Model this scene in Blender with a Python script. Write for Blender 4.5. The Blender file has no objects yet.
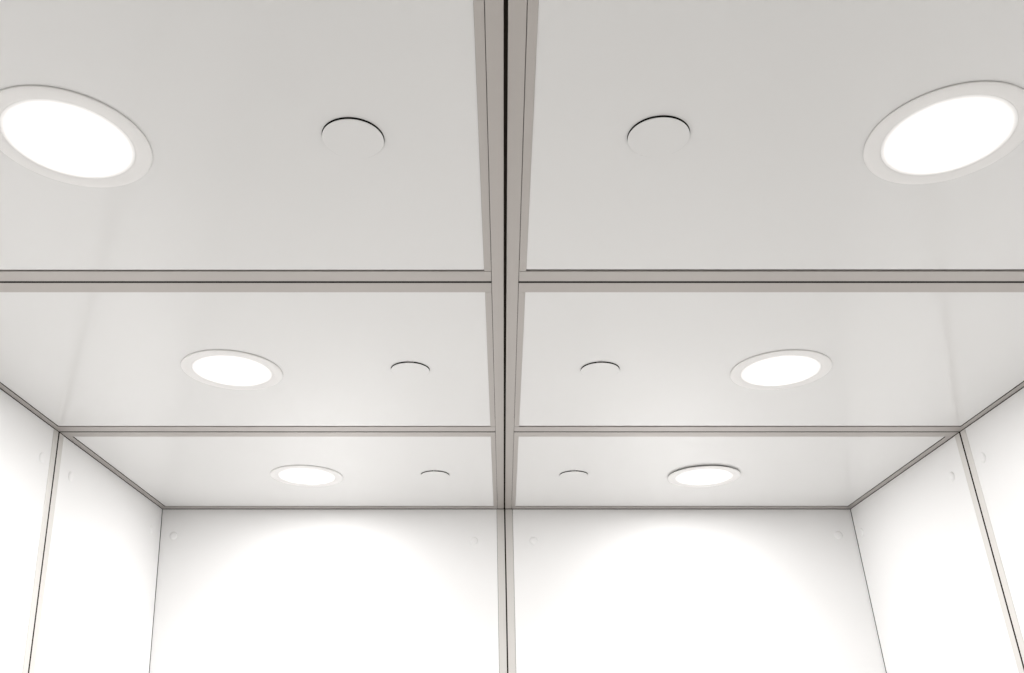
import bpy, bmesh, math
from mathutils import Vector, Matrix

sc = bpy.context.scene
C = sc.collection

# ------------------------------------------------------------------ camera
EYE = 1.65                                   # camera height above the cab floor
PITCH = math.atan(339 / 895.0)
cam_data = bpy.data.cameras.new('camera')
cam = bpy.data.objects.new('camera', cam_data)
C.objects.link(cam)
cam.location = (0, 0, EYE)
cam.rotation_euler = (math.pi / 2 + PITCH, 0, 0)
cam_data.sensor_fit = 'HORIZONTAL'
cam_data.sensor_width = 36.0
cam_data.lens = 36.0 * 895.0 / 1024.0
cam_data.shift_x = (512 - 503.8) / 1024.0
cam_data.shift_y = (418 - 336.5) / 1024.0
cam_data.clip_start = 0.01
sc.camera = cam

# ------------------------------------------------------------------ world, exposure
world = bpy.data.worlds.new('lobby_air')
sc.world = world
world.use_nodes = True
bg = world.node_tree.nodes['Background']
bg.inputs[0].default_value = (1.0, 0.97, 0.93, 1)
bg.inputs[1].default_value = 0.20
sc.view_settings.view_transform = 'Standard'
sc.view_settings.look = 'None'
sc.view_settings.gamma = 1.0
sc.view_settings.use_curve_mapping = False
sc.view_settings.exposure = 1.32
LAMP = 2.0                                   # strength of the downlight diffusers
BEAM = 0.50                                  # watts of each downlight's downward beam
BEAM_SPREAD = math.radians(125)
WIDE = 1.22                                  # watts of its wide, even light

# ------------------------------------------------------------------ measures
ZC = EYE + 0.6745                            # underside of the ceiling rails
XL, XR = -0.9925, 1.0076                     # side walls at the ceiling
KL, KR, KC = 0.0560, 0.0765, 0.0178          # how far walls / middle joint lean per metre down
YS = [0.534, 1.1985, 1.868, 2.528]           # cross joints, front edge to back wall
YB = YS[3]
XM = 0.002                                   # middle joint
GX = 0.0027                                  # half a cross joint
GAP = 0.0022                                 # half a joint


# ------------------------------------------------------------------ materials
def mat(name, col, rough=0.5, metal=0.0, spec=0.5, noise=0.0, nscale=4.0, stretch=(1, 1, 1), bump=0.0, coat=0.0):
    m = bpy.data.materials.new(name)
    m.use_nodes = True
    nt = m.node_tree
    b = nt.nodes['Principled BSDF']
    b.inputs['Roughness'].default_value = rough
    b.inputs['Metallic'].default_value = metal
    b.inputs['Specular IOR Level'].default_value = spec
    b.inputs['Coat Weight'].default_value = coat
    b.inputs['Base Color'].default_value = (*col, 1)
    if noise or bump:
        tc = nt.nodes.new('ShaderNodeTexCoord')
        mp = nt.nodes.new('ShaderNodeMapping')
        mp.inputs['Scale'].default_value = stretch
        nz = nt.nodes.new('ShaderNodeTexNoise')
        nz.inputs['Scale'].default_value = nscale
        nz.inputs['Detail'].default_value = 3
        nt.links.new(tc.outputs['Object'], mp.inputs['Vector'])
        nt.links.new(mp.outputs['Vector'], nz.inputs['Vector'])
        if noise:
            mx = nt.nodes.new('ShaderNodeMix')
            mx.data_type = 'RGBA'
            mx.inputs[6].default_value = (*[c * (1 - noise) for c in col], 1)
            mx.inputs[7].default_value = (*[min(1, c * (1 + noise)) for c in col], 1)
            nt.links.new(nz.outputs['Fac'], mx.inputs[0])
            nt.links.new(mx.outputs[2], b.inputs['Base Color'])
        if bump:
            bp = nt.nodes.new('ShaderNodeBump')
            bp.inputs['Strength'].default_value = bump
            bp.inputs['Distance'].default_value = 0.001
            nt.links.new(nz.outputs['Fac'], bp.inputs['Height'])
            nt.links.new(bp.outputs['Normal'], b.inputs['Normal'])
    return m


M_PANEL = mat('white_satin_panel', (0.785, 0.782, 0.776), 0.13, 0.0, 0.5, 0.012, 3.0)
M_WALL = mat('white_wall_laminate', (0.89, 0.887, 0.885), 0.42, 0.0, 0.25, 0.010, 3.0)
M_ALU = mat('beige_anodised_aluminium', (0.455, 0.427, 0.405), 0.40, 0.40, 0.5, 0.035, 30.0, (1, 0.04, 1))
M_ALU_X = mat('beige_anodised_aluminium_crosswise', (0.455, 0.427, 0.405), 0.40, 0.40, 0.5, 0.035, 30.0, (0.04, 1, 1))
M_ALU_Z = mat('beige_anodised_aluminium_upright', (0.68, 0.66, 0.635), 0.42, 0.35, 0.5, 0.03, 30.0, (1, 1, 0.04))
M_RING = mat('white_lamp_plastic', (0.88, 0.87, 0.86), 0.40, 0.0, 0.4, 0.005, 20.0)
M_DARK = mat('black_backing_board', (0.022, 0.017, 0.013), 0.9, 0.0, 0.1, 0.2, 10.0)
M_SEAL = mat('black_rubber_seal', (0.007, 0.006, 0.005), 0.8, 0.0, 0.1, 0.2, 10.0)
M_FLOOR = mat('pale_grey_vinyl_floor', (0.86, 0.85, 0.83), 0.5, 0.0, 0.4, 0.08, 40.0)
M_CASE = mat('grey_lamp_housing', (0.25, 0.25, 0.25), 0.5, 0.6, 0.5, 0.05, 20.0)

M_GLOW = bpy.data.materials.new('lit_opal_diffuser')
M_GLOW.use_nodes = True
_nt = M_GLOW.node_tree
_b = _nt.nodes['Principled BSDF']
_b.inputs['Base Color'].default_value = (0.88, 0.87, 0.86, 1)
_b.inputs['Roughness'].default_value = 0.4
_b.inputs['Emission Color'].default_value = (1.0, 0.99, 0.982, 1)
# the opal disc dims towards its rim
_tc = _nt.nodes.new('ShaderNodeTexCoord')
_ln = _nt.nodes.new('ShaderNodeVectorMath')
_ln.operation = 'LENGTH'
_mr = _nt.nodes.new('ShaderNodeMapRange')
_mr.interpolation_type = 'LINEAR'
_mr.inputs['From Min'].default_value = 0.0732
_mr.inputs['From Max'].default_value = 0.0
_mr.inputs['To Min'].default_value = 0.0
_mr.inputs['To Max'].default_value = LAMP
_nt.links.new(_tc.outputs['Object'], _ln.inputs[0])
_nt.links.new(_ln.outputs['Value'], _mr.inputs['Value'])
_nt.links.new(_mr.outputs['Result'], _b.inputs['Emission Strength'])


# ------------------------------------------------------------------ helpers
def link(name, bm, m, parent=None, smooth=False):
    bmesh.ops.recalc_face_normals(bm, faces=bm.faces)
    me = bpy.data.meshes.new(name)
    bm.to_mesh(me)
    bm.free()
    me.materials.append(m)
    if smooth:
        for p in me.polygons:
            p.use_smooth = True
        me.set_sharp_from_angle(angle=math.radians(35))
    o = bpy.data.objects.new(name, me)
    C.objects.link(o)
    if parent:
        o.parent = parent
    return o


def tag(o, label=None, cat=None, group=None, kind=None):
    if label: o['label'] = label
    if cat: o['category'] = cat
    if group: o['group'] = group
    if kind: o['kind'] = kind
    return o


def empty(name, loc, label=None, cat=None, group=None):
    o = bpy.data.objects.new(name, None)
    C.objects.link(o)
    o.location = loc
    o.empty_display_size = 0.05
    return tag(o, label, cat, group)


def hexa(bm, corners):
    """eight corners: four of one end in a loop, then the four of the other end"""
    v = [bm.verts.new(c) for c in corners]
    for f in ((0, 1, 2, 3), (7, 6, 5, 4), (0, 4, 5, 1), (1, 5, 6, 2), (2, 6, 7, 3), (3, 7, 4, 0)):
        bm.faces.new([v[i] for i in f])
    return v


def box(bm, a, b):
    (x0, y0, z0), (x1, y1, z1) = a, b
    return hexa(bm, [(x0, y0, z0), (x1, y0, z0), (x1, y1, z0), (x0, y1, z0),
                     (x0, y0, z1), (x1, y0, z1), (x1, y1, z1), (x0, y1, z1)])


def chamfer(bm, w=0.0005, seg=1):
    bmesh.ops.bevel(bm, geom=list(bm.edges), offset=w, segments=seg, affect='EDGES', profile=0.5)


def lathe(bm, prof, n=96, close=False):
    rings = []
    for r, z in prof:
        if r < 1e-6:
            rings.append([bm.verts.new((0, 0, z))])
        else:
            rings.append([bm.verts.new((r * math.cos(2 * math.pi * i / n), r * math.sin(2 * math.pi * i / n), z)) for i in range(n)])
    pairs = list(zip(rings, rings[1:]))
    if close:
        pairs.append((rings[-1], rings[0]))
    for a, b in pairs:
        for i in range(n):
            j = (i + 1) % n
            if len(a) == 1 and len(b) == 1:
                continue
            if len(a) == 1:
                bm.faces.new((a[0], b[i], b[j]))
            elif len(b) == 1:
                bm.faces.new((a[i], a[j], b[0]))
            else:
                bm.faces.new((a[i], a[j], b[j], b[i]))


def sheet_with_holes(x0, y0, x1, y1, z, t, holes, n=96):
    """a flat board with round holes cut through, thickness t upwards"""
    bm = bmesh.new()
    loops = [[(x0, y0), (x1, y0), (x1, y1), (x0, y1)]]
    for hx, hy, r in holes:
        loops.append([(hx + r * math.cos(2 * math.pi * i / n), hy + r * math.sin(2 * math.pi * i / n)) for i in range(n)])
    edges = []
    for lp in loops:
        vs = [bm.verts.new((x, y, z)) for x, y in lp]
        for i in range(len(vs)):
            edges.append(bm.edges.new((vs[i], vs[(i + 1) % len(vs)])))
    bmesh.ops.triangle_fill(bm, use_beauty=True, use_dissolve=False, edges=edges, normal=(0, 0, -1))
    ext = bmesh.ops.extrude_face_region(bm, geom=list(bm.faces))
    for g in ext['geom']:
        if isinstance(g, bmesh.types.BMVert):
            g.co.z += t
    return bm


# ------------------------------------------------------------------ the setting
def wall_x(side, h, off=0.0, y=YB):
    """x of the inner face of a side wall, h below the ceiling, moved outwards by off"""
    return XL + 0.0083 * (YB - y) + KL * h - off if side < 0 else XR + 0.006 * (YB - y) + KR * h + off


def side_slab(bm, side, y0, y1, h0, h1, off0, off1):
    c = []
    for h in (h0, h1):
        c += [(wall_x(side, h, o_, y_), y_, ZC - h) for o_, y_ in ((off0, y0), (off1, y0), (off1, y1), (off0, y1))]
    return hexa(bm, c)


bm = bmesh.new()
box(bm, (-1.6, -2.6, -0.10), (1.8, YB + 0.30, 0.0))
tag(link('floor', bm, M_FLOOR), 'pale grey vinyl floor below the white cab', kind='structure')

bm = bmesh.new()
box(bm, (XL - 0.16, YS[0] - 0.02, ZC + 0.075), (XR + 0.16, YB + 0.14, ZC + 0.115))
tag(link('ceiling', bm, M_DARK), 'black void above the white ceiling panels, seen through the joints', kind='structure')

for side, name in ((-1, 'wall_left'), (1, 'wall_right')):
    bm = bmesh.new()
    side_slab(bm, side, YS[0] - 0.02, YB + 0.14, -0.075, ZC, 0.035, 0.075)
    tag(link(name, bm, M_DARK), 'dark shell behind the white panels of the %s wall' % name[5:], kind='structure')
bm = bmesh.new()
box(bm, (XL - 0.03, YB + 0.035, 0.0), (XR + 0.03 + KR * ZC, YB + 0.075, ZC + 0.075))
tag(link('wall_back', bm, M_DARK), 'dark shell behind the white panels of the back wall', kind='structure')

# the landing in front of the cab, behind the camera
bm = bmesh.new()
box(bm, (-1.6, -2.6, ZC + 0.002), (1.8, YS[0] - 0.022, ZC + 0.10))
tag(link('ceiling_landing', bm, M_WALL), kind='structure')
for s, name in ((-1, 'wall_front_left'), (1, 'wall_front_right')):
    bm = bmesh.new()
    e = -1.6 if s < 0 else 1.8
    c = []
    for z in (0.001, ZC + 0.0015):
        a = wall_x(s, ZC - z, 0.0, YS[0])
        c += [(a, YS[0] - 0.10, z), (e, YS[0] - 0.10, z), (e, YS[0] - 0.023, z), (a, YS[0] - 0.023, z)]
    hexa(bm, c)
    tag(link(name, bm, M_WALL), kind='structure')

# ------------------------------------------------------------------ ceiling: panels and their frames
RAIL = 0.0180      # bar that runs the whole depth along the middle joint
FIL = 0.0105       # strip between bar and panel
CROSS = 0.029      # cross rails
EDGES = (0.0115, 0.0115, 0.0140)      # rails along the side wall
LIGHTS = {(-1, 0): (-0.5085, 0.8645), (1, 0): (0.5160, 0.8580), (-1, 1): (-0.5068, 1.5324), (1, 1): (0.5168, 1.5324),
          (-1, 2): (-0.5059, 2.204), (1, 2): (0.5133, 2.2000)}
PLUGS = {(-1, 0): (-0.1758, 0.861), (1, 0): (0.1800, 0.858), (-1, 1): (-0.1743, 1.529), (1, 1): (0.1794, 1.529),
         (-1, 2): (-0.1757, 2.194), (1, 2): (0.1792, 2.194)}
SIDE = {-1: 'left', 1: 'right'}
ROW = ['nearest the doorway', 'in the middle row', 'against the back wall']


def bar_box(bm, a, b, w=0.0004):
    t = bmesh.new()
    lo = [min(a[i], b[i]) for i in range(3)]
    hi = [max(a[i], b[i]) for i in range(3)]
    box(t, lo, hi)
    chamfer(t, w)
    me = bpy.data.meshes.new('tmp')
    t.to_mesh(me)
    t.free()
    bm.from_mesh(me)
    bpy.data.meshes.remove(me)


for s in (-1, 1):
    bm = bmesh.new()
    bar_box(bm, (XM + s * GAP, YS[0], ZC), (XM + s * (GAP + RAIL), YB - 0.003, ZC + 0.030))
    o = link('ceiling_rail', bm, M_ALU)
    tag(o, 'long beige metal ceiling bar just %s of the black middle joint' % SIDE[s],
        'rail', 'metal bars along the middle ceiling joint')

for (s, r), (lx, ly) in LIGHTS.items():
    y0, y1 = YS[r] + GX, YS[r + 1] - (GX if r < 2 else 0.0025)
    xi = XM + s * (GAP + RAIL + 0.0006)                 # inner limit of the panel unit
    xo = wall_x(s, 0, -0.0008, (y0 + y1) / 2)            # outer limit, by the wall
    flare = -(0.0083 if s < 0 else 0.006)            # the side walls open slightly towards the doorway
    cx, cy = (xi + xo) / 2, (y0 + y1) / 2
    lab = {(-1, 0): 'white ceiling panel %s, left of the middle joint',
           (1, 0): 'white ceiling panel %s, right of the middle joint',
           (-1, 1): 'white ceiling panel %s, left of the middle joint',
           (1, 1): 'white ceiling panel %s, right of the middle joint',
           (-1, 2): 'white ceiling panel %s, left of the middle joint',
           (1, 2): 'white ceiling panel %s, right of the middle joint'}[(s, r)] % ROW[r]
    EDGE = EDGES[r]
    FARX = CROSS if r < 2 else 0.0225
    root = empty('ceiling_panel', (cx, cy, ZC), lab, 'ceiling panel', 'white ceiling panels')
    px, py = PLUGS[(s, r)]
    far = (0.0036 if s < 0 else 0.0046)
    bm = sheet_with_holes(min(xi + s * (FIL - 0.003), xo - s * (EDGE + 0.0022)) - cx, y0 + CROSS - 0.004 - cy,
                          max(xi + s * (FIL - 0.003), xo - s * (EDGE + 0.0022)) - cx, y1 - FARX - far - cy,
                          0.0013, 0.004, [(lx - cx, ly - cy, 0.0865), (px - cx, py - cy, 0.0363)])
    for v in bm.verts:
        if abs(v.co.x - (xo - cx)) < 0.03:
            v.co.x += flare * v.co.y
    link('sheet', bm, M_PANEL, root)

    def splay(q):
        for v in q.verts:
            if abs(v.co.x - (xo - cx)) < 0.03:
                v.co.x += flare * v.co.y
    def rail(a, b, m, name='frame_rail'):
        q = bmesh.new()
        bar_box(q, (a[0] - cx, a[1] - cy, a[2]), (b[0] - cx, b[1] - cy, b[2]))
        splay(q)
        return link(name, q, m, root)
    # the sheet tucks in above the near rail and the inner strip
    rail((xi, y0, 0.0), (xo, y0 + CROSS, 0.00115), M_ALU_X)
    rail((xi, y1 - FARX, 0.0), (xo, y1, 0.020), M_ALU_X)
    rail((xi, y0 + CROSS + 0.0006, 0.0004), (xi + s * FIL, y1 - FARX - 0.0006, 0.00115), M_ALU)
    rail((xo - s * EDGE, y0 + CROSS + 0.0006, 0.0), (xo, y1 - FARX - 0.0006, 0.020), M_ALU)

    if r:
        q = bmesh.new()
        e0, e1 = xo - s * (EDGE + 0.0002), xo - s * (EDGE + 0.0021)
        box(q, (min(e0, e1) - cx, y0 + CROSS - cy, 0.0008), (max(e0, e1) - cx, y1 - FARX - 0.002 - cy, 0.004))
        splay(q)
        link('seal_strip', q, M_DARK, root)

# ------------------------------------------------------------------ downlights
LL = {(-1, 0): 'large round white downlight cut off by the left edge of the photo',
      (1, 0): 'large round white downlight cut off by the right edge of the photo',
      (-1, 1): 'round white downlight in the middle ceiling row, left of the joint',
      (1, 1): 'round white downlight in the middle ceiling row, right of the joint',
      (-1, 2): 'round white downlight near the back wall, left of the joint',
      (1, 2): 'round white downlight near the back wall with a dark gap above its rim'}


def make_light():
    root = empty('downlight', (0, 0, 0))
    bm = bmesh.new()
    lathe(bm, [(0.0914, -0.0005), (0.0916, -0.0012), (0.0910, -0.0020), (0.0890, -0.0026), (0.0850, -0.0028),
               (0.0760, -0.0026), (0.0735, -0.0024), (0.0728, -0.0021), (0.0728, 0.0060), (0.0735, 0.0060),
               (0.0760, 0.0000), (0.0850, -0.0005)], close=True)
    link('trim_ring', bm, M_RING, root, True)
    bm = bmesh.new()
    lathe(bm, [(0.0, -0.0030), (0.050, -0.0027), (0.0726, -0.0021), (0.0726, 0.0052), (0.0, 0.0058)])
    link('diffuser', bm, M_GLOW, root, True)
    bm = bmesh.new()
    lathe(bm, [(0.0, 0.052), (0.060, 0.052), (0.066, 0.048), (0.0735, 0.010), (0.0735, 0.0062), (0.0, 0.0062)])
    link('housing', bm, M_CASE, root, True)
    for nm, w, sp, z in (('narrow_lamp', BEAM, BEAM_SPREAD, -0.0034), ('wide_lamp', WIDE, math.pi, -0.0032)):
        ld = bpy.data.lights.new(nm, 'AREA')
        ld.shape = 'DISK'
        ld.size = 0.09
        ld.energy = w
        ld.color = (1.0, 0.99, 0.982)
        ld.spread = sp
        lo = bpy.data.objects.new(nm, ld)
        C.objects.link(lo)
        lo.parent = root
        lo.location = (0, 0, z)
    return root


def copy_tree(o):
    c = o.copy()
    C.objects.link(c)
    for ch in o.children:
        d = ch.copy()
        C.objects.link(d)
        d.parent = c
    return c


proto = make_light()
for i, (k, (lx, ly)) in enumerate(LIGHTS.items()):
    o = proto if i == 0 else copy_tree(proto)
    drop = 0.0027 if k == (1, 2) else 0.0
    o.location = (lx, ly, ZC + 0.0013 - drop)
    tag(o, LL[k], 'downlight', 'round downlights in the ceiling panels')

# ------------------------------------------------------------------ round cover discs
PL = {(-1, 0): 'white round cover disc with dark crescent gap, nearest row, left of the joint',
      (1, 0): 'white round cover disc with dark crescent gap, nearest row, right of the joint',
      (-1, 1): 'white round cover disc in the middle ceiling row, left of the joint',
      (1, 1): 'white round cover disc in the middle ceiling row, right of the joint',
      (-1, 2): 'white round cover disc near the back wall, left of the joint',
      (1, 2): 'white round cover disc near the back wall, right of the joint'}
disc0 = None
for k, (px, py) in PLUGS.items():
    if disc0 is None:
        bm = bmesh.new()
        lathe(bm, [(0.0, -0.0027), (0.0354, -0.0027), (0.0358, -0.0024), (0.0358, -0.0020), (0.0060, -0.0020), (0.0060, 0.0180), (0.0, 0.0180)])
        disc0 = link('cover_disc', bm, M_PANEL, None, True)
        o = disc0
    else:
        o = disc0.copy()
        C.objects.link(o)
    o.location = (px, py + 0.0003, ZC + 0.0013)
    tag(o, PL[k], 'cover disc', 'round cover discs in the ceiling panels')

# ------------------------------------------------------------------ wall panels
TOPG = 0.0009      # dark joint under the ceiling rails
BOT = ZC - 0.0     # panels reach the floor
STILE = 0.0205


def cap_mesh():
    bm = bmesh.new()
    lathe(bm, [(0.0, 0.0030), (0.0070, 0.0028), (0.0098, 0.0022), (0.0112, 0.0010), (0.0116, -0.0004), (0.0, -0.0004)], 48)
    return bm


cap_me = None


def screw_cap(pos, normal, root):
    global cap_me
    n = Vector(normal).normalized()
    if cap_me is None:
        o = link('screw_cap', cap_mesh(), M_WALL, root, True)
        cap_me = o.data
    else:
        o = bpy.data.objects.new('screw_cap', cap_me)
        C.objects.link(o)
        o.parent = root
    o.matrix_local = Matrix.Translation(Vector(pos) - Vector(root.location)) @ n.to_track_quat('Z', 'Y').to_matrix().to_4x4()
    return o


def shift(bm, v):
    for q in bm.verts:
        q.co -= v


SLAB = {(-1, 1): 'white left wall panel at the left edge of the view, in front of the upright joint',
        (-1, 2): 'white left wall panel between the upright joint and the back corner',
        (1, 1): 'white right wall panel at the right edge of the view, in front of the upright joint',
        (1, 2): 'white right wall panel between the upright joint and the back corner'}
for s in (-1, 1):
    for r in (0, 1, 2):
        y0 = YS[r] + (0.0028 if r else 0)
        y1 = YS[r + 1] - (0.0028 if r < 2 else 0.0022)
        ym = (y0 + y1) / 2
        base = Vector((wall_x(s, ZC), ym, 0))
        if r == 0:
            # nearest bay, outside the view: part of the cab shell
            bm = bmesh.new()
            side_slab(bm, s, y0, y1, TOPG, ZC, 0.0, 0.02)
            tag(link('wall_%s_near' % SIDE[s], bm, M_WALL), kind='structure')
            continue
        root = empty('wall_panel', base, SLAB[(s, r)], 'wall panel', 'white wall panels')
        a = y0 + (STILE + 0.0003)
        b = y1 - (STILE + 0.0003 if r < 2 else 0)
        bm = bmesh.new()
        side_slab(bm, s, a, b, TOPG, ZC, 0.0, 0.02)
        chamfer(bm, 0.0005)
        shift(bm, base)
        link('sheet', bm, M_WALL, root)
        for (p, q) in ((y0, y0 + STILE),) + (((y1 - STILE, y1),) if r < 2 else ()):
            bm = bmesh.new()
            side_slab(bm, s, p, q, TOPG, ZC, -0.0008, 0.022)
            chamfer(bm, 0.0005)
            shift(bm, base)
            link('upright_trim', bm, M_ALU_Z, root)
        caps = {1: (y0 + 0.078, y1 - 0.056), 2: (y0 + 0.076, y1 - 0.058 + (0.018 if s > 0 else -0.012))}[r]
        nrm = Vector((-s, 0, (KL if s < 0 else -KR) * 1.0))
        for cy_ in caps:
            if r == 1 and cy_ < 1.5:
                continue
            h = 0.0795
            screw_cap((wall_x(s, h, 0, cy_), cy_, ZC - h), nrm, root)

for s in (-1, 1):
    def mid(h, off):
        return XM + 0.0005 + KC * h + s * off

    def outer(h):
        return wall_x(s, h, -0.0004)

    def slab(bm, fa, fb, y0, y1):
        c = []
        for h in (TOPG, ZC):
            a, b = sorted((fa(h), fb(h)))
            c += [(a, y0, ZC - h), (b, y0, ZC - h), (b, y1, ZC - h), (a, y1, ZC - h)]
        hexa(bm, c)
        chamfer(bm, 0.0005)
    base = Vector(((mid(ZC, 0) + outer(ZC)) / 2, YB + 0.01, 0))
    root = empty('wall_panel', base, 'white back wall panel %s of the upright middle joint' % SIDE[s], 'wall panel', 'white wall panels')
    bm = bmesh.new()
    slab(bm, lambda h: mid(h, 0.0020 + STILE + 0.0008), outer, YB, YB + 0.02)
    shift(bm, base)
    link('sheet', bm, M_WALL, root)
    bm = bmesh.new()
    slab(bm, lambda h: mid(h, 0.0020), lambda h: mid(h, 0.0020 + STILE), YB - 0.0008, YB + 0.022)
    shift(bm, base)
    link('upright_trim', bm, M_ALU_Z, root)
    for px, h in (((-0.0860, 0.094), (-0.9500, 0.0795)) if s < 0 else ((0.0853, 0.094), (0.9635, 0.0775))):
        screw_cap((px, YB, ZC - h), (0, -1, 0), root)

# ------------------------------------------------------------------ black gaskets in the upright wall joints
for s in (-1, 1):
    for y in YS[1:3]:
        bm = bmesh.new()
        side_slab(bm, s, y - 0.0028, y + 0.0028, TOPG, ZC, -0.0006, 0.02)
        tag(link('trim_1' if s < 0 else 'trim_2', bm, M_DARK), 'black gasket in the upright joint of the %s wall' % SIDE[s], kind='structure')
bm = bmesh.new()
c = []
for h in (TOPG, ZC):
    x = XM + 0.0005 + KC * h
    c += [(x - 0.002, YB + 0.0004, ZC - h), (x + 0.002, YB + 0.0004, ZC - h), (x + 0.002, YB + 0.02, ZC - h), (x - 0.002, YB + 0.02, ZC - h)]
hexa(bm, c)
tag(link('trim_3', bm, M_DARK), 'black gasket in the upright middle joint of the back wall', kind='structure')

# black seals in the cross joints of the ceiling
for i, y in enumerate(YS[1:3]):
    for s in (-1, 1):
        bm = bmesh.new()
        a, b = sorted((XM + s * (GAP + RAIL + 0.001), wall_x(s, 0, -0.002, y)))
        box(bm, (a, y - GX + 0.0001, ZC + 0.0003), (b, y + GX - 0.0001, ZC + 0.012))
        tag(link('trim_%d' % (4 + i), bm, M_SEAL), 'black seal in a cross joint of the ceiling', kind='structure')

bm = bmesh.new()
box(bm, (XM - GAP + 0.0001, YS[0], ZC + 0.0040), (XM + GAP - 0.0001, YB - 0.003, ZC + 0.0120))
tag(link('trim_6', bm, M_DARK), 'black seal in the middle joint of the ceiling', kind='structure')
